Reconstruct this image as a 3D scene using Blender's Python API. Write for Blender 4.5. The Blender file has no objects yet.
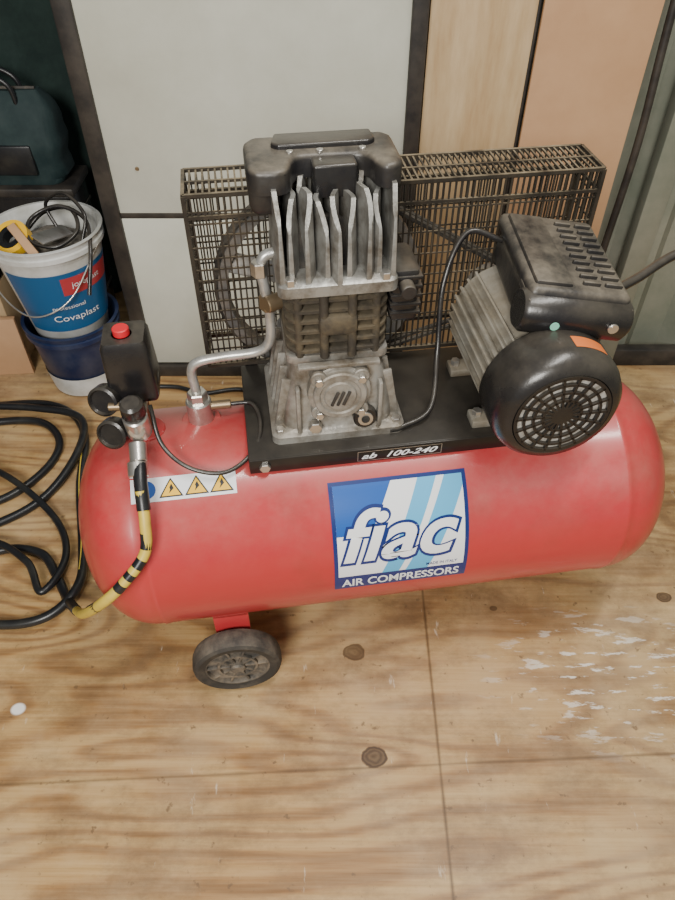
import bpy, bmesh, math, random
from mathutils import Vector, Matrix
random.seed(4)
C = bpy.context.scene.collection
pi = math.pi

# ---------------------------------------------------------------- materials
def pbr(name, col, rough=0.5, metal=0.0, col2=None, nscale=20, lo=0.4, hi=0.65, bump=0.0, bscale=80, coat=0.0, stretch=None, dust=0.0, dustcol=(.42, .36, .27)):
    m = bpy.data.materials.new(name); m.use_nodes = True
    nt = m.node_tree; b = nt.nodes['Principled BSDF']; L = nt.links
    b.inputs['Base Color'].default_value = (*col, 1)
    b.inputs['Roughness'].default_value = rough
    b.inputs['Metallic'].default_value = metal
    b.inputs['Coat Weight'].default_value = coat
    b.inputs['Coat Roughness'].default_value = 0.14
    tc = nt.nodes.new('ShaderNodeTexCoord')
    src = tc.outputs['Object']
    if stretch:
        mp = nt.nodes.new('ShaderNodeMapping'); mp.inputs['Scale'].default_value = stretch
        L.new(src, mp.inputs[0]); src = mp.outputs[0]
    out = None
    if col2:
        n = nt.nodes.new('ShaderNodeTexNoise'); n.inputs['Scale'].default_value = nscale
        n.inputs['Detail'].default_value = 6; n.inputs['Roughness'].default_value = 0.65
        L.new(src, n.inputs['Vector'])
        r = nt.nodes.new('ShaderNodeValToRGB')
        r.color_ramp.elements[0].position = lo; r.color_ramp.elements[0].color = (*col, 1)
        r.color_ramp.elements[1].position = hi; r.color_ramp.elements[1].color = (*col2, 1)
        L.new(n.outputs['Fac'], r.inputs[0]); out = r.outputs[0]
    if dust:
        g = nt.nodes.new('ShaderNodeNewGeometry'); sp = nt.nodes.new('ShaderNodeSeparateXYZ'); L.new(g.outputs['Normal'], sp.inputs[0])
        mr = nt.nodes.new('ShaderNodeMapRange'); mr.interpolation_type = 'SMOOTHSTEP'
        mr.inputs[1].default_value = .1; mr.inputs[2].default_value = .95; mr.inputs[3].default_value = .12; mr.inputs[4].default_value = 1
        L.new(sp.outputs[2], mr.inputs[0])
        dn = nt.nodes.new('ShaderNodeTexNoise'); dn.inputs['Scale'].default_value = 17; dn.inputs['Detail'].default_value = 8; dn.inputs['Roughness'].default_value = .7
        L.new(tc.outputs['Object'], dn.inputs['Vector'])
        dr = nt.nodes.new('ShaderNodeMapRange'); dr.inputs[1].default_value = .38; dr.inputs[2].default_value = .72; dr.inputs[3].default_value = .05; dr.inputs[4].default_value = dust
        L.new(dn.outputs['Fac'], dr.inputs[0])
        mu = nt.nodes.new('ShaderNodeMath'); mu.operation = 'MULTIPLY'; L.new(mr.outputs[0], mu.inputs[0]); L.new(dr.outputs[0], mu.inputs[1])
        mx = nt.nodes.new('ShaderNodeMix'); mx.data_type = 'RGBA'; L.new(mu.outputs[0], mx.inputs[0])
        if out: L.new(out, mx.inputs[6])
        else: mx.inputs[6].default_value = (*col, 1)
        mx.inputs[7].default_value = (*dustcol, 1); out = mx.outputs[2]
        ra = nt.nodes.new('ShaderNodeMath'); ra.operation = 'MULTIPLY_ADD'; L.new(mu.outputs[0], ra.inputs[0]); ra.inputs[1].default_value = .45; ra.inputs[2].default_value = rough; ra.use_clamp = True
        L.new(ra.outputs[0], b.inputs['Roughness'])
    if out: L.new(out, b.inputs['Base Color'])
    if bump:
        n2 = nt.nodes.new('ShaderNodeTexNoise'); n2.inputs['Scale'].default_value = bscale
        n2.inputs['Detail'].default_value = 4
        L.new(src, n2.inputs['Vector'])
        bp = nt.nodes.new('ShaderNodeBump'); bp.inputs['Strength'].default_value = bump
        bp.inputs['Distance'].default_value = 0.002
        L.new(n2.outputs['Fac'], bp.inputs['Height']); L.new(bp.outputs[0], b.inputs['Normal'])
    return m

M = {}
M['red'] = pbr('red_paint', (0.46, 0.030, 0.036), 0.33, 0, (0.33, 0.035, 0.032), 9, 0.50, 0.85, 0.06, 25, coat=0.45, dust=.34, dustcol=(.42, .22, .17))
M['alu'] = pbr('cast_aluminium', (0.36, 0.35, 0.32), 0.42, 0.45, (0.13, 0.108, 0.08), 22, 0.40, 0.68, 0.4, 120, dust=.5, dustcol=(.26, .21, .15))
M['alu2'] = pbr('fin_aluminium', (0.33, 0.33, 0.31), 0.38, 0.5, (0.12, 0.105, 0.085), 34, 0.40, 0.68, 0.3, 150)
M['pipe'] = pbr('pipe_aluminium', (0.56, 0.56, 0.54), 0.32, 0.6, (0.30, 0.27, 0.22), 40, 0.45, 0.75)
M['iron'] = pbr('grimy_cast_iron', (0.034, 0.029, 0.022), 0.7, 0.1, (0.13, 0.10, 0.058), 30, 0.42, 0.74, 0.5, 120, dust=.4, dustcol=(.20, .16, .10))
M['core'] = pbr('shaded_grimy_core', (0.018, 0.017, 0.015), 0.8, 0.1, (0.06, 0.05, 0.04), 30)  # near-black paints the shade of the fin gaps, with brownish grime mottled in
M['black'] = pbr('black_plastic', (0.008, 0.008, 0.010), 0.26, 0, (0.02, 0.019, 0.017), 14, 0.45, 0.8, 0.1, 200, dust=.17)
M['dustblack'] = pbr('dusty_black_plastic', (0.011, 0.011, 0.013), 0.36, 0, (0.04, 0.036, 0.03), 16, 0.48, 0.8, 0.2, 150, dust=.45)
M['plate'] = pbr('black_steel_plate', (0.006, 0.006, 0.007), 0.33, 0.1, (0.022, 0.02, 0.017), 9, 0.5, 0.8, dust=.10)
M['wire'] = pbr('guard_wire', (0.016, 0.014, 0.012), 0.45, 0.2, (0.06, 0.045, 0.03), 12, 0.5, 0.7, dust=.8, dustcol=(.42, .34, .22))
M['motor'] = pbr('dusty_motor_alloy', (0.30, 0.285, 0.245), 0.55, 0.3, (0.14, 0.115, 0.08), 18, 0.42, 0.7, 0.3, 100, dust=.6, dustcol=(.36, .30, .21))
M['steel'] = pbr('zinc_steel', (0.60, 0.58, 0.54), 0.28, 0.85, (0.34, 0.30, 0.25), 40, 0.5, 0.8)
M['brass'] = pbr('dull_brass', (0.28, 0.21, 0.13), 0.4, 0.75)
M['grille'] = pbr('dusty_grille', (0.50, 0.48, 0.44), 0.6, 0.2, (0.18, 0.16, 0.13), 60)
M['rubber'] = pbr('rubber', (0.020, 0.019, 0.018), 0.7, 0, (0.12, 0.10, 0.075), 20, 0.48, 0.78, 0.3, 90, dust=.45)
M['hubgrey'] = pbr('hub_plastic', (0.06, 0.055, 0.048), 0.6, 0, (0.22, 0.18, 0.135), 30)
M['hose'] = pbr('hose_rubber', (0.011, 0.012, 0.014), 0.35, 0, (0.035, 0.035, 0.03), 15, 0.5, 0.8)
M['yellow'] = pbr('yellow_hose', (0.58, 0.43, 0.06), 0.45, 0, (0.34, 0.26, 0.07), 30, 0.5, 0.8)
M['redknob'] = pbr('red_knob', (0.62, 0.02, 0.03), 0.35)
M['navy'] = pbr('navy_print', (0.008, 0.025, 0.15), 0.3, coat=0.3)
M['white'] = pbr('white_print', (0.80, 0.82, 0.84), 0.35)
M['cyan'] = pbr('lightblue_print', (0.10, 0.42, 0.70), 0.35)
M['blue'] = pbr('midblue_print', (0.010, 0.09, 0.38), 0.35)
M['ylw'] = pbr('warning_yellow', (0.85, 0.50, 0.02), 0.4)
M['blk'] = pbr('black_print', (0.01, 0.01, 0.01), 0.4)
M['orange'] = pbr('orange_label', (0.75, 0.20, 0.05), 0.45)
M['green'] = pbr('green_label', (0.25, 0.60, 0.45), 0.4)
M['flyw'] = pbr('flywheel_iron', (0.20, 0.20, 0.20), 0.45, 0.4, (0.36, 0.32, 0.27), 15)

# ---------------------------------------------------------------- mesh helpers
def finish(name, bm, mat, parent=None, smooth=True, angle=40):
    bmesh.ops.recalc_face_normals(bm, faces=bm.faces)
    me = bpy.data.meshes.new(name); bm.to_mesh(me); bm.free()
    ob = bpy.data.objects.new(name, me); C.objects.link(ob)
    if mat: me.materials.append(M[mat] if isinstance(mat, str) else mat)
    if smooth:
        for p in me.polygons: p.use_smooth = True
        try: me.set_sharp_from_angle(angle=math.radians(angle))
        except Exception: pass
    if parent: ob.parent = parent
    return ob

def empty(name, loc=(0, 0, 0), rz=0):
    e = bpy.data.objects.new(name, None); C.objects.link(e)
    e.location = loc; e.rotation_euler = (0, 0, rz); e.empty_display_size = 0.05
    return e

def add_box(bm, size, loc, rot=None, bev=0.0, seg=2):
    b2 = bmesh.new(); bmesh.ops.create_cube(b2, size=1)
    bmesh.ops.scale(b2, vec=size, verts=b2.verts)
    if bev: bmesh.ops.bevel(b2, geom=b2.edges[:], offset=bev, segments=seg, profile=0.5, affect='EDGES')
    if rot: bmesh.ops.rotate(b2, cent=(0, 0, 0), matrix=rot, verts=b2.verts)
    bmesh.ops.translate(b2, vec=loc, verts=b2.verts)
    me = bpy.data.meshes.new('t'); b2.to_mesh(me); b2.free(); bm.from_mesh(me); bpy.data.meshes.remove(me)

def box(name, size, loc, mat, parent=None, bev=0.0, rot=None, seg=2):
    bm = bmesh.new(); add_box(bm, size, loc, rot, bev, seg); return finish(name, bm, mat, parent)

def axis_mat(axis):
    z = Vector(axis).normalized()
    return z.to_track_quat('Z', 'Y').to_matrix()

def add_lathe(bm, prof, origin=(0, 0, 0), axis=(0, 0, 1), seg=48, caps=True):
    R = axis_mat(axis); o = Vector(origin); rings = []
    for (r, h) in prof:
        if r < 1e-6:
            rings.append([bm.verts.new(o + R @ Vector((0, 0, h)))])
        else:
            rings.append([bm.verts.new(o + R @ Vector((r*math.cos(2*pi*i/seg), r*math.sin(2*pi*i/seg), h))) for i in range(seg)])
    for A, B in zip(rings[:-1], rings[1:]):
        for i in range(seg):
            j = (i+1) % seg
            if len(A) == 1 and len(B) == 1: continue
            if len(A) == 1: bm.faces.new((A[0], B[i], B[j]))
            elif len(B) == 1: bm.faces.new((A[i], A[j], B[0]))
            else: bm.faces.new((A[i], A[j], B[j], B[i]))
    if caps:
        if len(rings[0]) > 1: bm.faces.new(rings[0][::-1])
        if len(rings[-1]) > 1: bm.faces.new(rings[-1])

def lathe(name, prof, origin, axis, mat, parent=None, seg=48, caps=True):
    bm = bmesh.new(); add_lathe(bm, prof, origin, axis, seg, caps); return finish(name, bm, mat, parent)

def cyl(name, r, p0, axis, h, mat, parent=None, seg=32, bev=None):
    bev = min(r, h)*0.12 if bev is None else bev
    return lathe(name, [(r-bev, 0), (r, bev), (r, h-bev), (r-bev, h)], p0, axis, mat, parent, seg)

def catmull(pts, n=10):
    P = [Vector(p) for p in pts]; P = [2*P[0]-P[1]] + P + [2*P[-1]-P[-2]]
    out = []
    for i in range(1, len(P)-2):
        a, b, c, d = P[i-1], P[i], P[i+1], P[i+2]
        for k in range(n):
            t = k/n
            out.append(0.5*((2*b)+(-a+c)*t+(2*a-5*b+4*c-d)*t*t+(-a+3*b-3*c+d)*t**3))
    out.append(P[-2]); return out

def add_tube(bm, pts, r, seg=12, n=10, smooth=True):
    P = catmull(pts, n) if smooth else [Vector(p) for p in pts]
    T = [(P[min(i+1, len(P)-1)]-P[max(i-1, 0)]).normalized() for i in range(len(P))]
    nrm = T[0].orthogonal().normalized(); rings = []
    for p, t in zip(P, T):
        nrm = (nrm - t*nrm.dot(t)).normalized(); bn = t.cross(nrm)
        rings.append([bm.verts.new(p+r*(math.cos(2*pi*k/seg)*nrm+math.sin(2*pi*k/seg)*bn)) for k in range(seg)])
    for A, B in zip(rings[:-1], rings[1:]):
        for i in range(seg):
            j = (i+1) % seg; bm.faces.new((A[i], A[j], B[j], B[i]))
    bm.faces.new(rings[0][::-1]); bm.faces.new(rings[-1])

def tube(name, pts, r, mat, parent=None, seg=12, n=10, smooth=True):
    bm = bmesh.new(); add_tube(bm, pts, r, seg, n, smooth); return finish(name, bm, mat, parent, angle=60)

def rrect(w, d, r, n=5):
    out = []
    for cx, cy, a0 in ((w-r, d-r, 0), (-w+r, d-r, 90), (-w+r, -d+r, 180), (w-r, -d+r, 270)):
        for k in range(n+1):
            a = math.radians(a0+90*k/n); out.append((cx+r*math.cos(a), cy+r*math.sin(a)))
    return out

def add_loft(bm, secs):
    rings = []
    for z, w, d, cx, cy, r in secs:
        rings.append([bm.verts.new((cx+x, cy+y, z)) for x, y in rrect(w, d, r)])
    n = len(rings[0])
    for A, B in zip(rings[:-1], rings[1:]):
        for i in range(n):
            j = (i+1) % n; bm.faces.new((A[i], A[j], B[j], B[i]))
    bm.faces.new(rings[0][::-1]); bm.faces.new(rings[-1])

def loft(name, secs, mat, parent=None):
    bm = bmesh.new(); add_loft(bm, secs); return finish(name, bm, mat, parent)

def text_bm(body, width, height=None, shear=0.0, offset=0.0):
    cu = bpy.data.curves.new('txt', 'FONT'); cu.body = body; cu.size = 1.0; cu.shear = shear
    cu.align_x = 'CENTER'; cu.offset = offset; cu.resolution_u = 6; cu.fill_mode = 'FRONT'
    ob = bpy.data.objects.new('txt', cu); C.objects.link(ob)
    bpy.context.view_layer.update()
    dg = bpy.context.evaluated_depsgraph_get()
    me = bpy.data.meshes.new_from_object(ob.evaluated_get(dg))
    bpy.data.objects.remove(ob)
    bm = bmesh.new(); bm.from_mesh(me); bpy.data.meshes.remove(me)
    xs = [v.co.x for v in bm.verts]; ys = [v.co.y for v in bm.verts]
    cx, cy = (min(xs)+max(xs))/2, (min(ys)+max(ys))/2
    sx = width/(max(xs)-min(xs)); sy = sx if height is None else height/(max(ys)-min(ys))
    for v in bm.verts: v.co = Vector(((v.co.x-cx)*sx, (v.co.y-cy)*sy, 0))
    return bm

def poly_bm(*polys):
    bm = bmesh.new()
    for p in polys: bm.faces.new([bm.verts.new((x, y, 0)) for x, y in p])
    return bm

# ---------------------------------------------------------------- compressor
AC = empty('air_compressor', (0.078, 0.005, 0), math.radians(8.5))
R = 0.174; ZC = 0.279
HL = .494; CL = .378; HR = .464; CR = .352

prof = [(0, -HL)]; prof2 = [(0, HR)]
N = 16
for k in range(1, N+1):
    s = math.sin((1-k/N)*pi/2); rr = R*(1-s**2.15)**(1/2.15)
    prof.append((rr, -CL-(HL-CL)*s)); prof2.append((rr, CR+(HR-CR)*s))
prof2 = prof2[::-1]
bm = bmesh.new(); add_lathe(bm, prof+[(R+0.0012, -CL+.002), (R+0.0012, -CL+.008), (R, -CL+.010), (R, CR-.010), (R+0.0012, CR-.008), (R+0.0012, CR-.002)]+prof2, (0, 0, ZC), (1, 0, 0), 96)
finish('tank', bm, 'red', AC)

def decal(name, bm, ac, phic, off, mat, RR=R, dx=0, dy=0):
    for v in bm.verts: v.co.x += dx; v.co.y += dy
    ys = [v.co.y for v in bm.verts]; y = min(ys)+0.005
    while y < max(ys):
        bmesh.ops.bisect_plane(bm, geom=bm.verts[:]+bm.edges[:]+bm.faces[:], plane_co=(0, y, 0), plane_no=(0, 1, 0)); y += 0.005
    for v in bm.verts:
        ph = math.radians(phic)+v.co.y/RR; r = RR+off
        v.co = Vector((ac+v.co.x, -r*math.cos(ph), ZC+r*math.sin(ph)))
    return finish(name, bm, mat, AC, smooth=False)

A0, P0 = -0.007, 24.5
rect = lambda x0, y0, x1, y1: [(x0, y0), (x1, y0), (x1, y1), (x0, y1)]
decal('logo_base', poly_bm(rect(-.102, -.093, .102, .093)), A0, P0, .0006, 'navy')
decal('logo_white', poly_bm(rect(-.096, -.062, .096, .087)), A0, P0, .0009, 'white')
decal('logo_blue', poly_bm([(-.096, .012), (-.096, .087), (-.010, .087), (-.045, .012)]), A0, P0, .0012, 'blue')
decal('logo_stripes', poly_bm([(-.030, -.062), (-.004, -.062), (.058, .087), (.030, .087)], [(.006, -.062), (.040, -.062), (.096, .070), (.096, .087), (.070, .087)]), A0, P0, .0012, 'cyan')
decal('logo_letters_outline', text_bm('fiac', .186, .096, .30, .048), A0, P0, .0015, 'navy', dx=-.001, dy=.008)
decal('logo_letters', text_bm('fiac', .175, .085, .30, .020), A0, P0, .0018, 'white', dx=-.001, dy=.008)
decal('logo_tag', text_bm('AIR COMPRESSORS', .182, .0185, 0, .022), A0, P0, .0012, 'white', dy=-.078)
decal('logo_origin', text_bm('MADE IN ITALY', .048, .0055, 0, .01), A0, P0, .0015, 'navy', dx=.062, dy=-.054)
WA, WP = -.312, 61
decal('warning_strip', poly_bm(rect(-.074, -.0175, .074, .0175)), WA, WP, .0006, 'white')
cir = [(-.052+.013*math.cos(2*pi*k/20), .013*math.sin(2*pi*k/20)) for k in range(20)]
decal('warning_dot', poly_bm(cir), WA, WP, .0010, 'blue')
T1 = []; T2 = []; T3 = []
for cx in (-.018, .018, .053):
    T1.append([(cx-.017, -.013), (cx+.017, -.013), (cx, .015)])
    T2.append([(cx-.0135, -.011), (cx+.0135, -.011), (cx, .0115)])
    T3.append([(cx-.003, -.008), (cx+.002, -.003), (cx+.004, -.001), (cx+.001, .006), (cx-.002, .001), (cx-.001, -.002)])
decal('warning_edges', poly_bm(*T1), WA, WP, .0010, 'blk')
decal('warning_triangles', poly_bm(*T2), WA, WP, .0013, 'ylw')
decal('warning_marks', poly_bm(*T3), WA, WP, .0016, 'blk')

# wheels
WX = -.276
for i, b in enumerate((-.166, .166)):
    s = -1 if b < 0 else 1
    c = (WX, b, .075)
    lathe(f'tyre_{i+1}', [(.054, -.016), (.066, -.019), (.072, -.016), (.075, -.008), (.075, .008), (.072, .016), (.066, .019), (.054, .016)], c, (0, 1, 0), 'rubber', AC, 56, caps=False)
    lathe(f'wheel_disc_{i+1}', [(.0, -.008), (.050, -.008), (.052, -.015), (.056, -.015), (.056, .015), (.052, .015), (.050, .008), (0, .008)], c, (0, 1, 0), 'hubgrey', AC, 48)
    bm = bmesh.new()
    for k in range(10):
        a = 2*pi*k/10
        add_box(bm, (.040, .026, .004), (c[0]+.032*math.cos(a), c[1], c[2]+.032*math.sin(a)), Matrix.Rotation(-a, 3, 'Y'), .001)
    add_lathe(bm, [(.030, -.014), (.034, -.014), (.034, .014), (.030, .014), (.030, -.014)], c, (0, 1, 0), 36, caps=False)
    finish(f'wheel_spokes_{i+1}', bm, 'hubgrey', AC)
    lathe(f'wheel_hub_{i+1}', [(0, -.020), (.010, -.020), (.013, -.017), (.013, .017), (.010, .020), (0, .020)], c, (0, 1, 0), 'hubgrey', AC, 24)
    box(f'wheel_strut_{i+1}', (.058, .006, .12), (WX, s*.138, .115), 'red', AC, .002)
    box(f'wheel_gusset_{i+1}', (.058, .05, .006), (WX, s*.116, .172), 'red', AC, .002)
cyl('axle', .007, (WX, -.155, .075), (0, 1, 0), .31, 'steel', AC)
box('foot_bracket', (.07, .06, .095), (.29, .03, .07), 'red', AC, .004)
cyl('rubber_foot', .03, (.29, .03, 0), (0, 0, 1), .025, 'rubber', AC)

# mounting plate
bm = bmesh.new()
add_box(bm, (.49, .215, .006), (.028, .027, .463), None, .002)
add_box(bm, (.49, .005, .026), (.028, -.080, .452), None, .002)
add_box(bm, (.49, .005, .026), (.028, .134, .452), None, .002)
finish('mounting_plate', bm, 'plate', AC)
box('plate_saddle', (.40, .12, .03), (.03, .01, .447), 'plate', AC, .003)
def front_text(name, bm, a, b, z, mat):
    for v in bm.verts: v.co = Vector((a+v.co.x, b, z+v.co.y))
    return finish(name, bm, mat, AC, smooth=False)
bmf = poly_bm(rect(-.062, .0085, .062, .0093), rect(-.062, -.0093, .062, -.0085), rect(-.062, -.009, -.0612, .009), rect(.0612, -.009, .062, .009))
front_text('plate_label_frame', bmf, .000, -.0830, .452, 'steel')
front_text('plate_label', text_bm('ab  100-240', .112, .011, .4, .02), .000, -.0832, .452, 'white')
for i, a in enumerate((-.195, .24)):
    cyl(f'plate_bolt_{i+1}', .008, (a, -.082, .452), (0, -1, 0), .006, 'steel', AC, 6)

# pump crankcase
PA = -.084
loft('crankcase', [(.466, .096, .088, PA, .032, .012), (.478, .096, .088, PA, .032, .012), (.481, .092, .084, PA, .032, .014), (.486, .079, .080, PA, .032, .02),
    (.52, .075, .078, PA, .032, .02), (.56, .067, .074, PA, .032, .018), (.590, .062, .068, PA, .032, .014), (.595, .068, .070, PA, .032, .010), (.606, .068, .070, PA, .032, .010)], 'alu', AC)
for i, (dx, dy) in enumerate(((-.084, -.044), (.084, -.044), (-.084, .108), (.084, .108), (-.03, -.048), (.035, -.048))):
    cyl(f'base_bolt_{i+1}', .007, (PA+dx, .0+dy, .478), (0, 0, 1), .009, 'steel', AC, 6)
bm = bmesh.new()
for dx in (-.076, .076):
    for dy in (-.03, .0, .03, .06, .09):
        add_box(bm, (.018, .005, .085), (PA+dx*.98, dy, .522), Matrix.Rotation(math.radians(-10 if dx > 0 else 10), 3, 'Y'), .001)
for dx in (-.057, .057): add_box(bm, (.006, .014, .08), (PA+dx, -.050, .523), None, .002)
add_box(bm, (.11, .012, .006), (PA, -.048, .596), None, .002)
finish('crankcase_ribs', bm, 'alu', AC)
cz = .550
lathe('bearing_boss', [(.045, 0), (.043, .020), (.039, .022)], (PA, -.034, cz), (0, -1, .07), 'alu', AC, 48)
lathe('bearing_cover', [(.037, 0), (.037, .006), (.035, .008), (.029, .008), (.027, .0055), (.023, .0055), (.021, .008), (0, .009)], (PA, -.056, cz+.0015), (0, -1, .07), 'alu', AC, 48)
for k in range(4):
    a = pi/4+k*pi/2
    x, z = PA+.041*math.cos(a), cz+.041*math.sin(a)
    cyl(f'cover_lug_{k+1}', .011, (x, -.036, z), (0, -1, .07), .024, 'alu', AC, 20)
    cyl(f'cover_bolt_{k+1}', .006, (x, -.060, z), (0, -1, .07), .007, 'steel', AC, 6)
bm = bmesh.new()
for k in (-1, 0, 1): add_box(bm, (.004, .003, .024), (PA+k*.008, -.0655, cz), Matrix.Rotation(math.radians(22), 3, 'Y'), .0005)
finish('cover_emblem', bm, 'core', AC)
cyl('sight_glass_ring', .017, (PA+.036, -.046, .503), (0, -1, .1), .014, 'black', AC, 28)
cyl('sight_glass', .011, (PA+.036, -.058, .504), (0, -1, .1), .004, 'steel', AC, 24)
cyl('sight_glass_core', .006, (PA+.036, -.0605, .5045), (0, -1, .1), .003, 'core', AC, 20)
cyl('drain_plug', .010, (PA-.035, -.050, .495), (0, -1, 0), .012, 'steel', AC, 6)

# cylinder barrel
loft('cylinder_barrel', [(.602, .052, .056, PA, .03, .03), (.706, .052, .056, PA, .03, .03)], 'core', AC)
bm = bmesh.new()
for k in range(6):
    z = .610+k*.0152
    add_loft(bm, [(z, .063, .067, PA, .03, .024), (z+.0015, .067, .071, PA, .03, .024), (z+.0055, .067, .071, PA, .03, .024), (z+.007, .063, .067, PA, .03, .024)])
finish('cylinder_fins', bm, 'iron', AC)
for i, (dx, dy) in enumerate(((-.05, -.034), (.05, -.034), (-.018, -.041), (.018, -.041), (-.05, .09), (.05, .09))):
    cyl(f'cylinder_stud_{i+1}', .006, (PA+dx, .0+dy, .604), (0, 0, 1), .10, 'iron', AC, 12)
box('barrel_boss', (.05, .016, .03), (PA, -.040, .655), 'iron', AC, .006)

# head
loft('head_base', [(.700, .070, .075, PA, .028, .012), (.702, .074, .078, PA, .028, .012), (.716, .074, .078, PA, .028, .012), (.722, .071, .072, PA, .03, .012)], 'alu2', AC)
loft('head_core', [(.720, .060, .058, PA, .042, .012), (.775, .054, .048, PA, .052, .012)], 'core', AC)
bm = bmesh.new()
nf = 9
FT = .822
for i in range(nf):
    u = i/(nf-1)*2-1
    a0 = PA+u*.068
    L = 24; front = -.050+.006*abs(u)+(.006 if i % 2 else 0); back = .095
    drop = (.0, .012, .004, .016, .008, .014, .002, .012, .0)[i]
    rowsL = []
    for k in range(L+1):
        b = front+(back-front)*k/L; q = k/L
        wob = .0045*math.sin(b*95+i*1.9)*(1 if abs(u) < .9 else .3)
        zt = FT-drop
        if q < .16: zt -= (.16-q)*.20
        if .32 < q < .5 and i % 2 == 0: zt -= .010
        rowsL.append((a0+wob, b, zt, .0031 if k else .0018))
    prev = None
    for (a, b, zt, th) in rowsL:
        zm = .765
        vs = [bm.verts.new((a-th*1.7, b, .716)), bm.verts.new((a+th*1.7, b, .716)), bm.verts.new((a+th*1.25, b+.002, zm)), bm.verts.new((a+th*.9, b+.004, zt)), bm.verts.new((a-th*.9, b+.004, zt)), bm.verts.new((a-th*1.25, b+.002, zm))]
        if prev:
            for m_ in range(6):
                n_ = (m_+1) % 6; bm.faces.new((prev[m_], prev[n_], vs[n_], vs[m_]))
        else: bm.faces.new(vs[::-1])
        prev = vs
    bm.faces.new(prev)
finish('head_fins', bm, 'alu2', AC)
for i, dx in enumerate((-.058, .058)):
    cyl(f'head_bolt_{i+1}', .0075, (PA+dx, -.042, .714), (0, 0, 1), .012, 'steel', AC, 6)
def prism(name, outline, z0, z1, mat, parent, bev=.006):
    bm = bmesh.new()
    f = bm.faces.new([bm.verts.new((x, y, z0)) for x, y in outline])
    r = bmesh.ops.extrude_face_region(bm, geom=[f])
    vs = [v for v in r['geom'] if isinstance(v, bmesh.types.BMVert)]
    for v in vs: v.co.z = z1
    if bev:
        es = [e for e in bm.edges if e.verts[0] in vs or e.verts[1] in vs]
        bmesh.ops.bevel(bm, geom=es, offset=bev, segments=3, profile=.5, affect='EDGES')
    return finish(name, bm, mat, parent)
ol = [(-.098, -.006), (-.090, -.020), (-.060, -.022), (-.050, -.014), (-.044, .012), (-.034, .022), (.036, .022), (.046, .012), (.050, -.012), (.060, -.022), (.074, -.018), (.082, -.006), (.082, .066), (.072, .080), (-.086, .082), (-.098, .066)]
prism('filter_cover', [(PA+x, y+.010) for x, y in ol], .814, .842, 'dustblack', AC, .007)
box('filter_cover_left_lobe', (.036, .09, .046), (PA-.079, .044, .806), 'dustblack', AC, .012, seg=3)
prism('filter_cover_ridge', [(PA+x, y) for x, y in ((-.066, .054), (-.058, .046), (.050, .046), (.058, .054), (.056, .082), (-.060, .082))], .840, .848, 'black', AC, .003)
for i, dx in enumerate((-.045, -.010, .040)):
    cyl(f'cover_screw_{i+1}', .0045, (PA+dx, .038, .840), (0, 0, 1), .004, 'steel', AC, 12)
prism('filter_inlet', [(PA+x, y) for x, y in ((-.022, .006), (.030, .006), (.030, .036), (-.022, .036))], .800, .838, 'black', AC, .004)
bm = bmesh.new()
add_box(bm, (.036, .075, .076), (PA+.090, .018, .672), None, .006)
for k in range(5): add_box(bm, (.041, .081, .005), (PA+.091, .018, .648+k*.013), None, .001)
finish('side_silencer', bm, 'black', AC)
cyl('side_breather', .010, (PA+.090, -.02, .690), (0, -1, 0), .02, 'dustblack', AC)

# flywheel, belt, pulley
FB = .150
ft = .016
lathe('flywheel_rim', [(.138, -ft), (.152, -ft), (.152, ft), (.138, ft), (.138, -ft)], (PA, FB, .60), (0, 1, 0), 'flyw', AC, 72, caps=False)
cyl('flywheel_hub', .03, (PA, FB-.03, .60), (0, 1, 0), .05, 'flyw', AC)
bm = bmesh.new()
for k in range(5):
    a = 2*pi*k/5+.3
    add_box(bm, (.115, .010, .030), (PA+.085*math.cos(a), FB, .60+.085*math.sin(a)), Matrix.Rotation(-a, 3, 'Y') @ Matrix.Rotation(.5, 3, 'X'), .002)
finish('flywheel_blades', bm, 'flyw', AC)
MA, MZ = .190, .564
cyl('motor_pulley', .04, (MA, FB-.014, MZ), (0, 1, 0), .028, 'flyw', AC)
bm = bmesh.new()
for off in (-.007, .007):
    pts = []
    for k in range(25):
        a = pi/2-.33+k/24*(pi+.66); pts.append((PA+.154*math.cos(a), FB+off, .60+.154*math.sin(a)))
    for k in range(12):
        a = -pi/2+k/11*(pi-.66); pts.append((MA+.043*math.cos(a), FB+off, MZ+.043*math.sin(a)))
    pts.append(pts[0]); add_tube(bm, pts, .0045, 6, 1, False)
finish('drive_belts', bm, 'rubber', AC)

# wire belt guard
bm = bmesh.new()
ga0, ga1, gb0, gb1, gz0, gz1 = -.264, .308, .112, .192, .49, .764
def wire(p, q, r=.0010):
    p, q = Vector(p), Vector(q); d = (q-p); mid = (p+q)/2
    Rm = d.normalized().to_track_quat('Z', 'Y').to_matrix()
    add_box(bm, (2*r, 2*r, d.length), mid, Rm)
def hloop(z, r=.00125):
    c = [(ga0, gb0, z), (ga1, gb0, z), (ga1, gb1, z), (ga0, gb1, z)]
    for i in range(4): wire(c[i], c[(i+1) % 4], r)
nv = 66
for i in range(nv+1):
    a = ga0+(ga1-ga0)*i/nv
    if -.155 < a < -.018:
        wire((a, gb1, gz0), (a, gb1, gz1)); wire((a, gb0, gz1), (a, gb1, gz1)); wire((a, gb0, .70), (a, gb0, gz1)); continue
    wire((a, gb0, gz0), (a, gb0, gz1), .0012); wire((a, gb0, gz1), (a, gb1, gz1), .0013); wire((a, gb1, gz1), (a, gb1, gz0))
for j in range(1, 9):
    b = gb0+(gb1-gb0)*j/9
    wire((ga0, b, gz0), (ga0, b, gz1)); wire((ga1, b, gz0), (ga1, b, gz1))
z = gz0+.03
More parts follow.
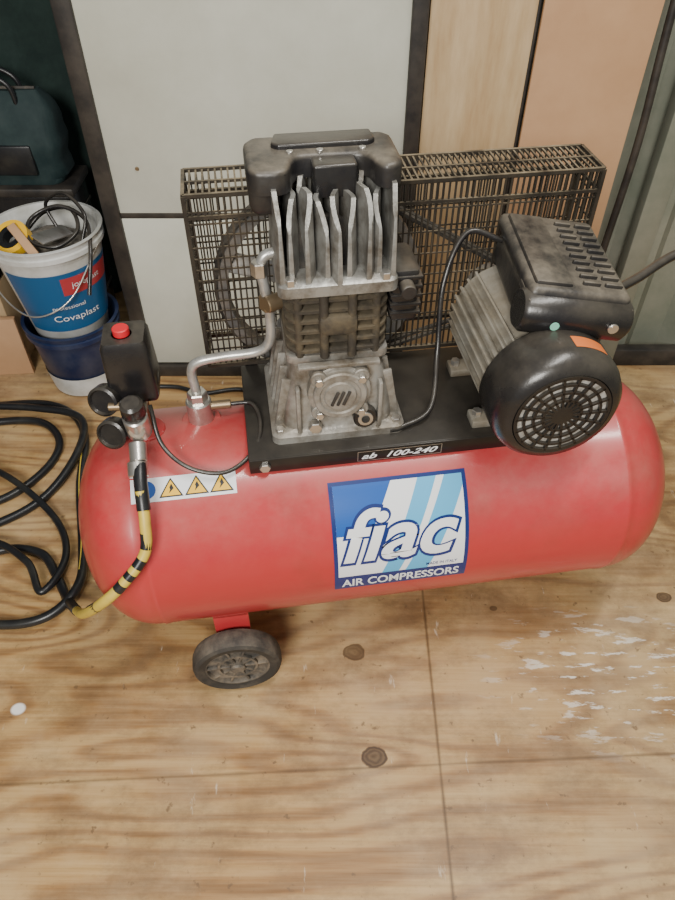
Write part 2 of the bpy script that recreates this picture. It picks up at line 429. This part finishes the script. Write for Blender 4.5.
while z < gz1-.01:
    for s, e in (((ga0, gb0), (-.155, gb0)), ((-.018, gb0), (ga1, gb0)), ((ga1, gb0), (ga1, gb1)), ((ga1, gb1), (ga0, gb1)), ((ga0, gb1), (ga0, gb0))):
        wire((*s, z), (*e, z))
    z += .034
for k in range(8):
    zz = gz0+.047+k*.034
    if zz < gz1: wire((ga0, gb0, zz), (-.155, gb0, zz))
for b in (gb0, gb0+.040, gb1): wire((ga0, b, gz1), (ga1, b, gz1), .0020)
hloop(gz0, .003); hloop(gz1, .0024); hloop(gz1-.030, .0022)
for a in (ga0, ga1):
    for b in (gb0, gb1): wire((a, b, gz0), (a, b, gz1), .0028)
finish('belt_guard', bm, 'wire', AC, smooth=False)
bm = bmesh.new()
for a in (-.2, .24):
    add_box(bm, (.02, .006, .06), (a, .137, .478), None, .001)
finish('guard_brackets', bm, 'plate', AC)

# motor
bm = bmesh.new()
add_lathe(bm, [(.071, -.10), (.073, -.09), (.073, .10), (.058, .112), (.02, .118)], (MA, 0, MZ), (0, 1, 0), 48)
for k in range(34):
    a = 2*pi*k/34
    if abs(math.sin(a)-1) < .12: continue
    add_box(bm, (.014, .185, .0028), (MA+.077*math.cos(a), 0, MZ+.077*math.sin(a)), Matrix.Rotation(-a, 3, 'Y'))
finish('motor_body', bm, 'motor', AC)
cyl('motor_shaft', .009, (MA, .11, MZ), (0, 1, 0), .05, 'steel', AC)
for i, b in enumerate((-.05, .07)):
    box(f'motor_foot_{i+1}', (.16, .03, .014), (MA, b, .473), 'motor', AC, .003)
    box(f'motor_leg_{i+1}', (.10, .024, .04), (MA, b, .490), 'motor', AC, .003)
    cyl(f'motor_foot_bolt_{i+1}', .007, (MA-.070, b, .48), (0, 0, 1), .01, 'steel', AC, 6)
lathe('fan_cover', [(.0855, 0), (.088, .004), (.088, .050), (.084, .064), (.075, .074), (.066, .077), (.064, .072), (.0, .071)], (MA, -.080, MZ), (0, -1, 0), 'black', AC, 64)
lathe('fan_grille_disc', [(0, .0), (.0625, 0), (.0625, .0015), (0, .0015)], (MA, -.1515, MZ), (0, -1, 0), 'grille', AC, 48)
bm = bmesh.new()
for r in (.0255, .038, .0505, .062):
    th = .0030 if r < .06 else .004
    add_lathe(bm, [(r-th/1.6, 0), (r-th/1.6, .005), (r+th/1.6, .005), (r+th/1.6, 0), (r-th/1.6, 0)], (MA, -.1525, MZ), (0, -1, 0), 48, caps=False)
for k in range(18):
    a = 2*pi*k/18
    add_box(bm, (.050, .005, .0034), (MA+.037*math.cos(a), -.155, MZ+.037*math.sin(a)), Matrix.Rotation(-a, 3, 'Y'))
add_lathe(bm, [(.014, 0), (.014, .005), (0, .006)], (MA, -.1525, MZ), (0, -1, 0), 24)
finish('fan_grille', bm, 'black', AC)
bm = bmesh.new(); prev = None
for k in range(9):
    a = math.radians(52+k*4); r = .0886
    v = [bm.verts.new((MA+r*math.cos(a), -.106, MZ+r*math.sin(a))), bm.verts.new((MA+r*math.cos(a), -.128, MZ+r*math.sin(a)))]
    if prev: bm.faces.new((prev[0], prev[1], v[1], v[0]))
    prev = v
finish('fan_cover_label', bm, 'orange', AC)

# terminal / capacitor box
BX = empty('terminal_box', (.224, .020, .661)); BX.parent = AC
BX.rotation_euler = (math.radians(3), math.radians(9), math.radians(-5))
box('box_body', (.126, .175, .050), (0, 0, -.010), 'dustblack', BX, .012, seg=3)
box('box_lid', (.138, .190, .024), (0, 0, .024), 'dustblack', BX, .010, seg=3)
box('box_raised_panel', (.050, .165, .010), (-.036, 0, .036), 'dustblack', BX, .004)
bm = bmesh.new()
for k in range(10):
    for cx in (.016, .046):
        add_box(bm, (.024, .0055, .010), (cx, -.072+k*.0158, .036), None, .002)
finish('box_ribs', bm, 'dustblack', BX)
lathe('capacitor_housing', [(.0, -.073), (.024, -.073), (.029, -.067), (.029, .067), (.024, .073), (0, .073)], (.0, -.086, .000), (1, 0, 0), 'black', BX, 36)
box('capacitor_lip', (.142, .05, .010), (0, -.078, .020), 'dustblack', BX, .004)
cyl('box_sticker', .006, (-.030, -.1145, -.002), (0, -1, 0), .001, 'green', BX, 20)
cyl('box_screw', .007, (.046, -.1145, .004), (0, -1, 0), .003, 'steel', BX, 16)

# discharge pipe
tube('discharge_pipe', [(-.283, .035, .500), (-.285, .037, .540), (-.272, .037, .556), (-.235, .036, .562), (-.188, .030, .570), (-.170, .028, .590), (-.167, .028, .63), (-.170, .028, .665), (-.174, .030, .70), (-.168, .032, .716), (-.150, .035, .720)], .0070, 'pipe', AC, 16)
cyl('pipe_nut', .012, (-.168, .028, .640), (0, 0, 1), .022, 'brass', AC, 6)
cyl('pipe_elbow_nut', .011, (-.176, .030, .690), (0, 0, 1), .020, 'steel', AC, 6)
cyl('pipe_union', .011, (-.172, .000, .664), (1, .5, 0), .03, 'brass', AC, 12)
cyl('check_valve', .019, (-.283, .035, .448), (0, 0, 1), .040, 'steel', AC, 28)
cyl('check_valve_nut', .015, (-.283, .035, .486), (0, 0, 1), .018, 'steel', AC, 6)
cyl('check_valve_collar', .030, (-.283, .035, .438), (0, 0, 1), .012, 'red', AC, 32)
cyl('unloader_port', .007, (-.266, .035, .474), (1, 0, 0), .03, 'brass', AC, 12)
tube('unloader_tube', [(-.236, .035, .474), (-.205, .030, .474), (-.195, -.01, .470), (-.208, -.055, .460), (-.25, -.082, .449), (-.30, -.074, .457), (-.335, -.045, .48), (-.345, -.01, .525)], .0032, 'black', AC)
tube('motor_cable', [(.17, .09, .68), (.12, .10, .69), (.085, .07, .63), (.075, .03, .54), (.055, -.03, .485), (.010, -.05, .472), (-.01, -.055, .472)], .0042, 'black', AC)
tube('power_cable', [(.285, -.03, .66), (.33, -.01, .665), (.40, .02, .68), (.50, .03, .70), (.64, .04, .68), (.72, .05, .55)], .0065, 'black', AC)

# pressure switch + regulator
SW = empty('pressure_switch', (-.362, .020, .018), 0); SW.parent = AC
cyl('stem', .011, (0, 0, .420), (0, 0, 1), .095, 'brass', SW, 6)
cyl('stem_collar', .026, (0, 0, .422), (0, 0, 1), .016, 'red', SW, 28)
loft('switch_body', [(.512, .030, .028, 0, 0, .006), (.520, .033, .031, 0, 0, .006), (.600, .030, .029, 0, .002, .006), (.608, .027, .026, 0, .002, .006)], 'black', SW)
box('switch_ridge', (.066, .034, .022), (0, -.006, .530), 'black', SW, .004)
cyl('switch_knob', .011, (-.002, .0, .604), (0, 0, 1), .014, 'redknob', SW, 24)
cyl('switch_knob_neck', .014, (-.002, .0, .603), (0, 0, 1), .005, 'black', SW, 24)
cyl('manifold', .012, (0, .01, .498), (0, -1, 0), .085, 'steel', SW, 20)
cyl('regulator_body', .017, (.000, -.055, .480), (0, -.2, 1), .038, 'steel', SW, 28)
lathe('regulator_knob', [(0, .026), (.012, .026), (.016, .022), (.017, .004), (.014, 0)], (.000, -.060, .518), (0, -.2, 1), 'black', SW, 14)
for i, (x, y, z) in enumerate(((-.036, -.030, .520), (-.032, -.052, .478))):
    cyl(f'gauge_stem_{i+1}', .006, (0, -.045, z), (-1, .1, 0), .035, 'brass', SW, 12)
    lathe(f'gauge_{i+1}', [(0, 0), (.020, 0), (.0215, .003), (.0215, .020), (.018, .022), (.016, .018), (0, .018)], (x, y+.01, z), (-.35, -1, .35), 'black', SW, 32)
cyl('coupling_body', .012, (-.004, -.070, .475), (0.0, -1, -.65), .028, 'steel', SW, 24)
cyl('coupling_sleeve', .014, (-.006, -.092, .460), (.0, -1, -.75), .022, 'steel', SW, 24)

# ---------------------------------------------------------------- hose
AH = empty('air_hose')
tube('hose_yellow', [(-.266, -.160, .462), (-.261, -.188, .430), (-.264, -.213, .392), (-.297, -.242, .358), (-.334, -.248, .320), (-.395, -.20, .22), (-.465, -.11, .085)], .0078, 'yellow', AH, 14)
tube('hose_swivel', [(-.272, -.120, .480), (-.269, -.140, .472), (-.265, -.162, .457), (-.262, -.178, .442)], .0095, 'hose', AH, 14)
P = catmull([(-.261, -.188, .430), (-.264, -.213, .392), (-.297, -.242, .358), (-.334, -.248, .320), (-.395, -.20, .22)], 12)
bm = bmesh.new()
for i0, i1 in ((4, 10), (14, 17), (19, 21), (23, 26), (37, 43)):
    add_tube(bm, P[i0:i1+1], .0081, 12, 1, False)
finish('hose_print', bm, 'hose', AH)
tube('hose_coil', [(-.465, -.11, .085), (-.52, -.04, .016), (-.56, .02, .009), (-.608, .073, .009), (-.692, .08, .009), (-.79, .02, .009), (-.76, -.07, .009), (-.633, -.094, .011),
      (-.543, -.08, .020), (-.500, -.017, .030), (-.525, .09, .012), (-.575, .26, .009), (-.605, .42, .009), (-.68, .515, .009), (-.80, .535, .009), (-.98, .48, .009), (-1.05, .30, .009), (-.90, .20, .009),
      (-.75, .21, .009), (-.67, .30, .009), (-.66, .40, .010), (-.74, .47, .010), (-.90, .44, .010), (-1.02, .28, .026), (-.98, .14, .010), (-.80, .12, .010), (-.66, .20, .010), (-.60, .33, .027), (-.62, .46, .026), (-.74, .50, .026), (-.93, .51, .026)], .0092, 'hose', AH, 14, 12)
tube('hose_loop', [(-1.0, .06, .010), (-.84, .05, .010), (-.72, .09, .027), (-.62, .04, .026), (-.57, -.03, .024), (-.545, .05, .026), (-.60, .16, .011), (-.72, .26, .027), (-.86, .33, .027), (-1.0, .36, .027)], .0075, 'hose', AH, 12, 12)
seg = catmull([(-.500, -.017, .030), (-.525, .09, .012), (-.575, .26, .009), (-.605, .42, .009)], 12)
tube('hose_tracer', [(p.x, p.y, p.z+.0088) for p in seg[4:]], .0014, 'yellow', AH, 6, 1, False)
tube('extension_cable', [(-.56, .56, .006), (-.50, .60, .006), (-.42, .605, .006), (-.34, .58, .006), (-.25, .595, .006), (-.12, .56, .006), (.02, .58, .006)], .0055, 'hose', None, 10)

# ---------------------------------------------------------------- floor
def floor_material():
    m = bpy.data.materials.new('plywood_floor'); m.use_nodes = True
    nt = m.node_tree; N_ = nt.nodes; L = nt.links; b = N_['Principled BSDF']
    tc = N_.new('ShaderNodeTexCoord')
    def mapping(sc, rot=0, loc=(0, 0, 0)):
        mp = N_.new('ShaderNodeMapping'); mp.inputs['Scale'].default_value = sc; mp.inputs['Rotation'].default_value = (0, 0, rot); mp.inputs['Location'].default_value = loc
        L.new(tc.outputs['Object'], mp.inputs[0]); return mp.outputs[0]
    def noise(v, s, d=2, r=.5, dist=0):
        n = N_.new('ShaderNodeTexNoise'); n.inputs['Scale'].default_value = s; n.inputs['Detail'].default_value = d; n.inputs['Roughness'].default_value = r; n.inputs['Distortion'].default_value = dist
        L.new(v, n.inputs['Vector']); return n.outputs['Fac']
    def math_(op, a, b2=None, c=None):
        n = N_.new('ShaderNodeMath'); n.operation = op
        for i, x in enumerate((a, b2, c)):
            if x is None: continue
            if isinstance(x, (int, float)): n.inputs[i].default_value = x
            else: L.new(x, n.inputs[i])
        return n.outputs[0]
    def ramp(v, stops):
        r = N_.new('ShaderNodeValToRGB'); e = r.color_ramp.elements
        e[0].position, e[0].color = stops[0][0], (*stops[0][1], 1); e[1].position, e[1].color = stops[-1][0], (*stops[-1][1], 1)
        for p, c in stops[1:-1]:
            x = e.new(p); x.color = (*c, 1)
        L.new(v, r.inputs[0]); return r.outputs[0]
    def mix(f, a, b2, mode='MIX'):
        n = N_.new('ShaderNodeMix'); n.data_type = 'RGBA'; n.blend_type = mode
        if isinstance(f, (int, float)): n.inputs[0].default_value = f
        else: L.new(f, n.inputs[0])
        for i, x in ((6, a), (7, b2)):
            if isinstance(x, tuple): n.inputs[i].default_value = (*x, 1)
            else: L.new(x, n.inputs[i])
        return n.outputs[2]
    base = noise(mapping((1.0, 4.2, 1), .04, (3.1, 1.7, 0)), 1.0, 1.8, .45, .3)
    rings = math_('SINE', math_('MULTIPLY', base, 105))
    rough_edge = noise(mapping((9, 60, 1)), 1.0, 3, .6)
    rv = math_('ADD', math_('MULTIPLY_ADD', rings, .5, .5), math_('MULTIPLY', math_('SUBTRACT', rough_edge, .5), .7))
    col = ramp(rv, [(0, (.50, .315, .122)), (.5, (.45, .265, .096)), (.80, (.31, .150, .044)), (1, (.20, .088, .024))])
    fine = noise(mapping((5, 130, 1)), 1.0, 4, .6)
    col = mix(.36, col, ramp(fine, [(.3, (.24, .135, .05)), (.7, (.60, .43, .225))]))
    blot = noise(mapping((1, 1, 1)), 2.6, 6, .65)
    col = mix(ramp(blot, [(.44, (0, 0, 0)), (.72, (.50, .50, .50))]), col, (.60, .48, .30))
    dirt = noise(mapping((1, 1.5, 1), 0, (5, 2, 0)), 5, 10, .74)
    col = mix(ramp(dirt, [(.46, (0, 0, 0)), (.68, (.8, .8, .8))]), col, (.17, .10, .048))
    speck = noise(mapping((1, 1, 1), 0, (1, 7, 0)), 55, 4, .6)
    col = mix(ramp(speck, [(.63, (0, 0, 0)), (.70, (.7, .7, .7))]), col, (.13, .08, .042))
    sep = N_.new('ShaderNodeSeparateXYZ'); L.new(tc.outputs['Object'], sep.inputs[0]); X, Y = sep.outputs[0], sep.outputs[1]
    def near(cx, cy, rx, ry):
        dx = math_('DIVIDE', math_('SUBTRACT', X, cx), rx); dy = math_('DIVIDE', math_('SUBTRACT', Y, cy), ry)
        return math_('SQRT', math_('ADD', math_('MULTIPLY', dx, dx), math_('MULTIPLY', dy, dy)))
    # darker brown blotches around / behind the machine, stains on the right
    blotchn = noise(mapping((1, 1, 1), 0, (9, 4, 0)), 9, 7, .7)
    for cx, cy, rx, ry, k in ((.66, .20, .30, .34, .75), (.28, -.03, .34, .10, .55), (-.30, .30, .5, .35, .35)):
        o = mix(1.0, ramp(near(cx, cy, rx, ry), [(.3, (1, 1, 1)), (1, (0, 0, 0))]), ramp(blotchn, [(.36, (0, 0, 0)), (.62, (k, k, k))]), 'MULTIPLY')
        col = mix(o, col, (.15, .085, .04))
    scr = noise(mapping((14, 60, 1), .9), 1.0, 5, .65)
    area = ramp(near(.50, -.19, .28, .16), [(.3, (1, 1, 1)), (1, (0, 0, 0))])
    sm = mix(1.0, ramp(scr, [(.57, (0, 0, 0)), (.61, (.95, .95, .95))]), area, 'MULTIPLY')
    col = mix(sm, col, (.76, .71, .62))
    scr2 = noise(mapping((50, 12, 1), .5, (3, 3, 0)), 1.0, 5, .65)
    col = mix(ramp(scr2, [(.66, (0, 0, 0)), (.72, (.6, .6, .6))]), col, (.66, .57, .44))
    wsp = ramp(near(-.551, -.252, .014, .012), [(.7, (1, 1, 1)), (1, (0, 0, 0))])
    col = mix(wsp, col, (.8, .78, .74))
    wob = noise(mapping((1, 1, 1)), 60, 3)
    wob2 = noise(mapping((1, 1, 1)), 18, 2)
    for cx, cy, r, k in ((.032, -.144, .021, .8), (.058, -.333, .022, 1.0), (.636, -.026, .015, .9), (.30, -.052, .008, .7)):
        d = math_('ADD', near(cx, cy, r, r*.8), math_('ADD', math_('MULTIPLY', math_('SUBTRACT', wob, .5), .5), math_('MULTIPLY', math_('SUBTRACT', wob2, .5), .8)))
        c = lambda v: (v*k, v*k, v*k)
        col = mix(ramp(d, [(.0, c(.95)), (.3, c(.75)), (.5, c(.95)), (.68, c(.8)), (.82, c(1)), (.92, c(.85)), (1, c(0))]), col, (.06, .034, .018))
    s1 = math_('ADD', math_('ABSOLUTE', math_('SUBTRACT', X, .167)), math_('MULTIPLY', math_('SUBTRACT', wob2, .5), .003))
    s2 = math_('ADD', math_('ABSOLUTE', math_('SUBTRACT', Y, math_('MULTIPLY_ADD', X, .045, -.353))), math_('MULTIPLY', math_('SUBTRACT', wob2, .5), .004))
    for s, k in ((s1, .8), (s2, .6)):
        col = mix(ramp(s, [(.0006, (k, k, k)), (.0022, (0, 0, 0))]), col, (.08, .045, .02))
    L.new(col, b.inputs['Base Color']); b.inputs['Roughness'].default_value = .46
    bp = N_.new('ShaderNodeBump'); bp.inputs['Strength'].default_value = .15; bp.inputs['Distance'].default_value = .002
    L.new(fine, bp.inputs['Height']); L.new(bp.outputs[0], b.inputs['Normal'])
    return m
bm = bmesh.new(); add_box(bm, (3.4, 3.6, .05), (0, -.5, -.025)); finish('floor', bm, floor_material(), None, smooth=False)

# ---------------------------------------------------------------- walls
M['wallgreen'] = pbr('green_steel_wall', (.15, .17, .13), .5, .1, (.26, .26, .21), 5, .35, .7, .1, 30)
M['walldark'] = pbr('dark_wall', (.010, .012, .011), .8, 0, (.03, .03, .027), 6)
M['panelwhite'] = pbr('off_white_panel', (.60, .61, .53), .45, 0, (.46, .46, .38), 3, .35, .75, .05, 10)
M['framedark'] = pbr('dark_frame', (.018, .016, .015), .5, 0, (.05, .042, .034), 14)
M['boardpale'] = pbr('pale_plywood', (.52, .39, .23), .6, 0, (.40, .265, .135), 5, .35, .7, .1, 40, stretch=(6, 6, 1))
M['boardtan'] = pbr('tan_hardboard', (.52, .32, .18), .65, 0, (.43, .25, .13), 4, .35, .7, .05, 40)
bm = bmesh.new()
x = -.50
prof_w = []
while x < 1.62:
    prof_w += [(x, .74), (x+.07, .74), (x+.10, .775), (x+.17, .775)]; x += .20
lo_ = [bm.verts.new((px, py, 0)) for px, py in prof_w]; hi_ = [bm.verts.new((px, py, 2.3)) for px, py in prof_w]
for i in range(len(lo_)-1): bm.faces.new((lo_[i], lo_[i+1], hi_[i+1], hi_[i]))
finish('wall_back', bm, 'wallgreen', None, smooth=False)
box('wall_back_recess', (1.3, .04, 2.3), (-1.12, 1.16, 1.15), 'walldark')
box('wall_left', (.04, 3.4, 2.3), (-1.68, -.58, 1.15), 'walldark')
box('wall_right', (.04, 3.0, 2.3), (1.62, -.75, 1.15), 'wallgreen')
box('baseboard_back', (1.2, .03, .05), (1.0, .715, .025), 'framedark', None, .003)

FP = empty('framed_panel')
box('sheet_upper', (.62, .014, 1.20), (-.175, .672, 1.050), 'panelwhite', FP, .002)
box('sheet_lower', (.62, .014, .40), (-.175, .672, .238), 'panelwhite', FP, .002)
box('mid_rail', (.62, .010, .012), (-.175, .670, .444), 'framedark', FP, .001)
box('frame_left', (.036, .030, 1.66), (-.495, .670, .83), 'framedark', FP, .003)
box('frame_right', (.030, .030, 1.66), (.150, .670, .83), 'framedark', FP, .003)
box('frame_bottom', (.62, .030, .034), (-.175, .670, .017), 'framedark', FP, .003)
box('frame_top', (.62, .030, .03), (-.175, .670, 1.645), 'framedark', FP, .003)
cyl('panel_screw', .004, (-.42, .664, .55), (0, -1, 0), .003, 'brass', FP, 12)

PS = empty('plywood_sheet')
box('sheet_face', (.196, .012, 1.5), (.268, .690, .75), 'boardpale', PS, .001)
box('sheet_edge_batten', (.005, .016, 1.5), (.3685, .690, .75), 'framedark', PS, .001)
HB = empty('hardboard_sheet')
box('board_face', (.215, .010, 1.5), (.480, .672, .75), 'boardtan', HB, .001)
box('board_batten', (.215, .012, .10), (.480, .661, 1.2), 'boardtan', HB, .002)
tube('wall_conduit', [(.612, .665, 0.0), (.606, .665, .3), (.612, .66, .6), (.604, .665, .9), (.61, .665, 1.5)], .008, 'framedark')
box('timber_post', (.05, .04, 1.7), (.70, .70, .85), 'wallgreen', None, .004)

# ---------------------------------------------------------------- buckets
M['bwhite'] = pbr('bucket_white', (.60, .61, .60), .4, 0, (.42, .42, .38), 12)
M['bnavy'] = pbr('bucket_navy', (.008, .018, .062), .4, 0, (.04, .05, .09), 12)
M['lblue'] = pbr('label_blue', (.012, .095, .24), .4)
M['lred'] = pbr('label_red', (.42, .04, .05), .4)
bx, by = -.655, .660
def bucket(name, z0, h, r0, r1, mat, par):
    lathe(name, [(0, 0), (r0-.004, 0), (r0, .004), (r1-.004, h-.03), (r1+.004, h-.028), (r1+.004, h-.018), (r1, h-.016), (r1+.002, h-.004), (r1+.006, h-.002), (r1+.006, h), (r1-.002, h), (r1-.006, h-.01), (r0-.004, .006), (0, .006)], (bx, by, z0), (0, 0, 1), mat, par, 56)
NB = empty('paint_bucket'); bucket('bucket_shell', 0, .195, .088, .110, 'bnavy', NB)
lathe('bucket_base_band', [(.0895, .004), (.0965, .060)], (bx, by, 0), (0, 0, 1), 'bwhite', NB, 56, caps=False)
WB = empty('tool_bucket'); bucket('bucket_shell', .160, .262, .086, .123, 'bwhite', WB)
def br(z): return .086+.033*(z-.160)/.232
def bucket_patch(name, z0, z1, a0, a1, mat, par, off=.0012):
    bm = bmesh.new(); prev = None
    for k in range(25):
        a = math.radians(a0+(a1-a0)*k/24); v = []
        for z in (z0, z1):
            r = br(z)+off; v.append(bm.verts.new((bx+r*math.cos(a), by+r*math.sin(a), z)))
        if prev: bm.faces.new((prev[0], v[0], v[1], prev[1]))
        prev = v
    finish(name, bm, mat, par)
bucket_patch('label', .205, .362, -130, 10, 'lblue', WB)
bucket_patch('label_band', .305, .350, -66, 5, 'lred', WB, .002)
def bucket_text(name, body, w, h, z, ac, mat):
    bmt = text_bm(body, w, h)
    for v in bmt.verts:
        zz = z+v.co.y; r = br(zz)+.0035; a = math.radians(ac)+v.co.x/r
        v.co = Vector((bx+r*math.cos(a), by+r*math.sin(a), zz))
    finish(name, bmt, mat, WB, smooth=False)
bucket_text('label_text', 'Covaplast', .11, .022, .242, -56, 'white')
bucket_text('label_text_small', 'professional', .075, .013, .273, -64, 'white')
bucket_text('band_text', 'joreplast', .075, .018, .328, -36, 'white')
tube('handle', [(bx-.127, by-.02, .395), (bx-.112, by-.080, .32), (bx-.03, by-.134, .275), (bx+.06, by-.114, .305), (bx+.123, by-.03, .395)], .0020, 'steel', WB, 8)
lathe('tape_roll', [(.028, 0), (.042, 0), (.042, .022), (.028, .022), (.028, 0)], (bx-.062, by-.02, .395), (-.2, -.6, 1), 'ylw', WB, 36, caps=False)
lathe('black_tape_roll', [(.016, 0), (.028, 0), (.028, .023), (.016, .023), (.016, 0)], (bx-.062, by-.02, .395), (-.2, -.6, 1), 'hose', WB, 36, caps=False)
tube('cable_bundle', [(bx-.07, by+.04, .38), (bx-.02, by+.07, .42), (bx+.05, by+.05, .44), (bx+.08, by-.01, .42), (bx+.04, by-.05, .40), (bx-.02, by-.04, .41), (bx-.03, by+.02, .43), (bx+.03, by+.04, .45), (bx+.09, by+.02, .43), (bx+.117, by-.06, .405), (bx+.108, by-.117, .32)], .0045, 'black', WB)
tube('loose_cable', [(bx+.02, by+.03, .40), (bx+.0, by+.05, .45), (bx+.05, by+.04, .48), (bx+.10, by+.0, .45), (bx+.09, by-.03, .40)], .004, 'black', WB)
bm = bmesh.new(); bmesh.ops.create_icosphere(bm, subdivisions=3, radius=.10)
for v in bm.verts: v.co.z *= .25; v.co *= 1+random.uniform(-.10, .05); v.co += Vector((bx, by, .368))
finish('rags', bm, pbr('rag', (.07, .06, .05), .9, 0, (.30, .27, .22), 25), WB)
box('paint_brush', (.02, .10, .008), (bx-.03, by-.05, .415), 'boardtan', WB, .003, Matrix.Rotation(.5, 3, 'X') @ Matrix.Rotation(.7, 3, 'Z'))
box('scraper', (.035, .09, .004), (bx+.03, by-.03, .418), 'steel', WB, .001, Matrix.Rotation(.4, 3, 'Y') @ Matrix.Rotation(-.5, 3, 'Z'))

# draped canvas at left
M['cloth'] = pbr('dark_green_canvas', (.005, .018, .015), .85, 0, (.016, .036, .030), 10, bump=.4, bscale=30)
bm = bmesh.new()
nx, nz = 40, 60; g = []
for i in range(nx+1):
    col = []
    for k in range(nz+1):
        u = i/nx; w = k/nz
        col.append(bm.verts.new((-1.45+.84*u, 1.08-.05*math.sin(pi*u)-.02*math.sin(u*24+w*3)-.015*math.sin(u*9-w*5), .004+1.5*w)))
    g.append(col)
for i in range(nx):
    for k in range(nz): bm.faces.new((g[i][k], g[i+1][k], g[i+1][k+1], g[i][k+1]))
ob = finish('canvas_tarpaulin', bm, 'cloth', None)
sd = ob.modifiers.new('s', 'SOLIDIFY'); sd.thickness = .006
box('plywood_offcut', (.26, .016, .17), (-.935, .665, .0855), 'boardtan', None, .001, Matrix.Rotation(.08, 3, 'Z'))
CB = empty('cardboard_box')
box('carton', (.24, .13, .24), (-.955, .765, .12), 'boardpale', CB, .003)
box('carton_flap', (.23, .003, .08), (-.955, .690, .262), 'boardpale', CB, .001, Matrix.Rotation(.5, 3, 'X'))
TB = empty('black_crate')
box('crate_shell', (.24, .12, .09), (-.955, .77, .286), 'black', TB, .008)
box('crate_lid', (.25, .13, .016), (-.955, .77, .336), 'dustblack', TB, .005)
tube('crate_handle', [(-1.0, .77, .343), (-.995, .77, .368), (-.915, .77, .368), (-.91, .77, .343)], .005, 'hubgrey', TB)
SB = empty('storage_box')
box('storage_shell', (.30, .13, .40), (-.80, .92, .20), 'black', SB, .008)
for k in range(3): box(f'storage_rib_{k+1}', (.304, .134, .008), (-.80, .92, .10+k*.12), 'dustblack', SB, .002)
box('storage_lid', (.32, .145, .022), (-.80, .92, .410), 'framedark', SB, .005)
# soft tool bag on the storage box
TBG = empty('tool_bag')
M['bag'] = pbr('dark_teal_nylon', (.006, .022, .024), .75, 0, (.02, .04, .04), 14, bump=.5, bscale=40)
bm = bmesh.new()
add_loft(bm, [(.4215, .130, .050, -.80, .92, .03), (.44, .142, .056, -.80, .92, .035), (.50, .146, .058, -.80, .92, .035), (.56, .138, .050, -.79, .92, .03), (.60, .122, .034, -.79, .92, .02), (.625, .105, .014, -.785, .92, .008)])
bmesh.ops.subdivide_edges(bm, edges=bm.edges[:], cuts=2, use_grid_fill=True)
for v in bm.verts:
    if v.co.z > .43: v.co += Vector((.004*math.sin(v.co.z*90+v.co.x*30), .005*math.sin(v.co.x*70+v.co.z*40), 0))
finish('bag_body', bm, 'bag', TBG)
for i, y in enumerate((.895, .945)):
    tube(f'bag_handle_{i+1}', [(-.86, y, .575), (-.85, y, .64), (-.80, y, .665), (-.74, y, .64), (-.73, y, .575)], .006, 'hose', TBG, 8)
box('bag_zip', (.19, .006, .006), (-.785, .92, .627), 'hubgrey', TBG, .001)
box('bag_pocket', (.15, .014, .07), (-.79, .862, .485), 'hose', TBG, .005)

# ---------------------------------------------------------------- lights
w = bpy.data.worlds.new('World'); bpy.context.scene.world = w; w.use_nodes = True
w.node_tree.nodes['Background'].inputs[0].default_value = (.96, .97, 1, 1); w.node_tree.nodes['Background'].inputs[1].default_value = .26
def area(name, loc, target, sx, sy, power, col=(1, 1, 1)):
    l = bpy.data.lights.new(name, 'AREA'); l.shape = 'RECTANGLE'; l.size = sx; l.size_y = sy; l.energy = power; l.color = col
    o = bpy.data.objects.new(name, l); C.objects.link(o); o.location = loc
    o.rotation_euler = (Vector(target)-Vector(loc)).to_track_quat('-Z', 'Y').to_euler(); return o
area('doorway_daylight', (-.5, -2.3, 2.0), (0, 0, .35), .9, .8, 92, (1, .965, .90))
area('overhead_streak_lamp', (.45, -.35, 2.4), (.1, -.1, 0), 1.3, .08, 34, (1, .965, .90))  # added narrow lamp overhead, there for the long highlights on the tank

# ---------------------------------------------------------------- camera
cam = bpy.data.cameras.new('camera'); co = bpy.data.objects.new('camera', cam); C.objects.link(co)
co.location = (0, -.79, 1.17)
co.rotation_euler = (math.radians(45), 0, 0)
cam.sensor_width = 36; cam.lens = 28; cam.clip_start = .02
bpy.context.scene.camera = co
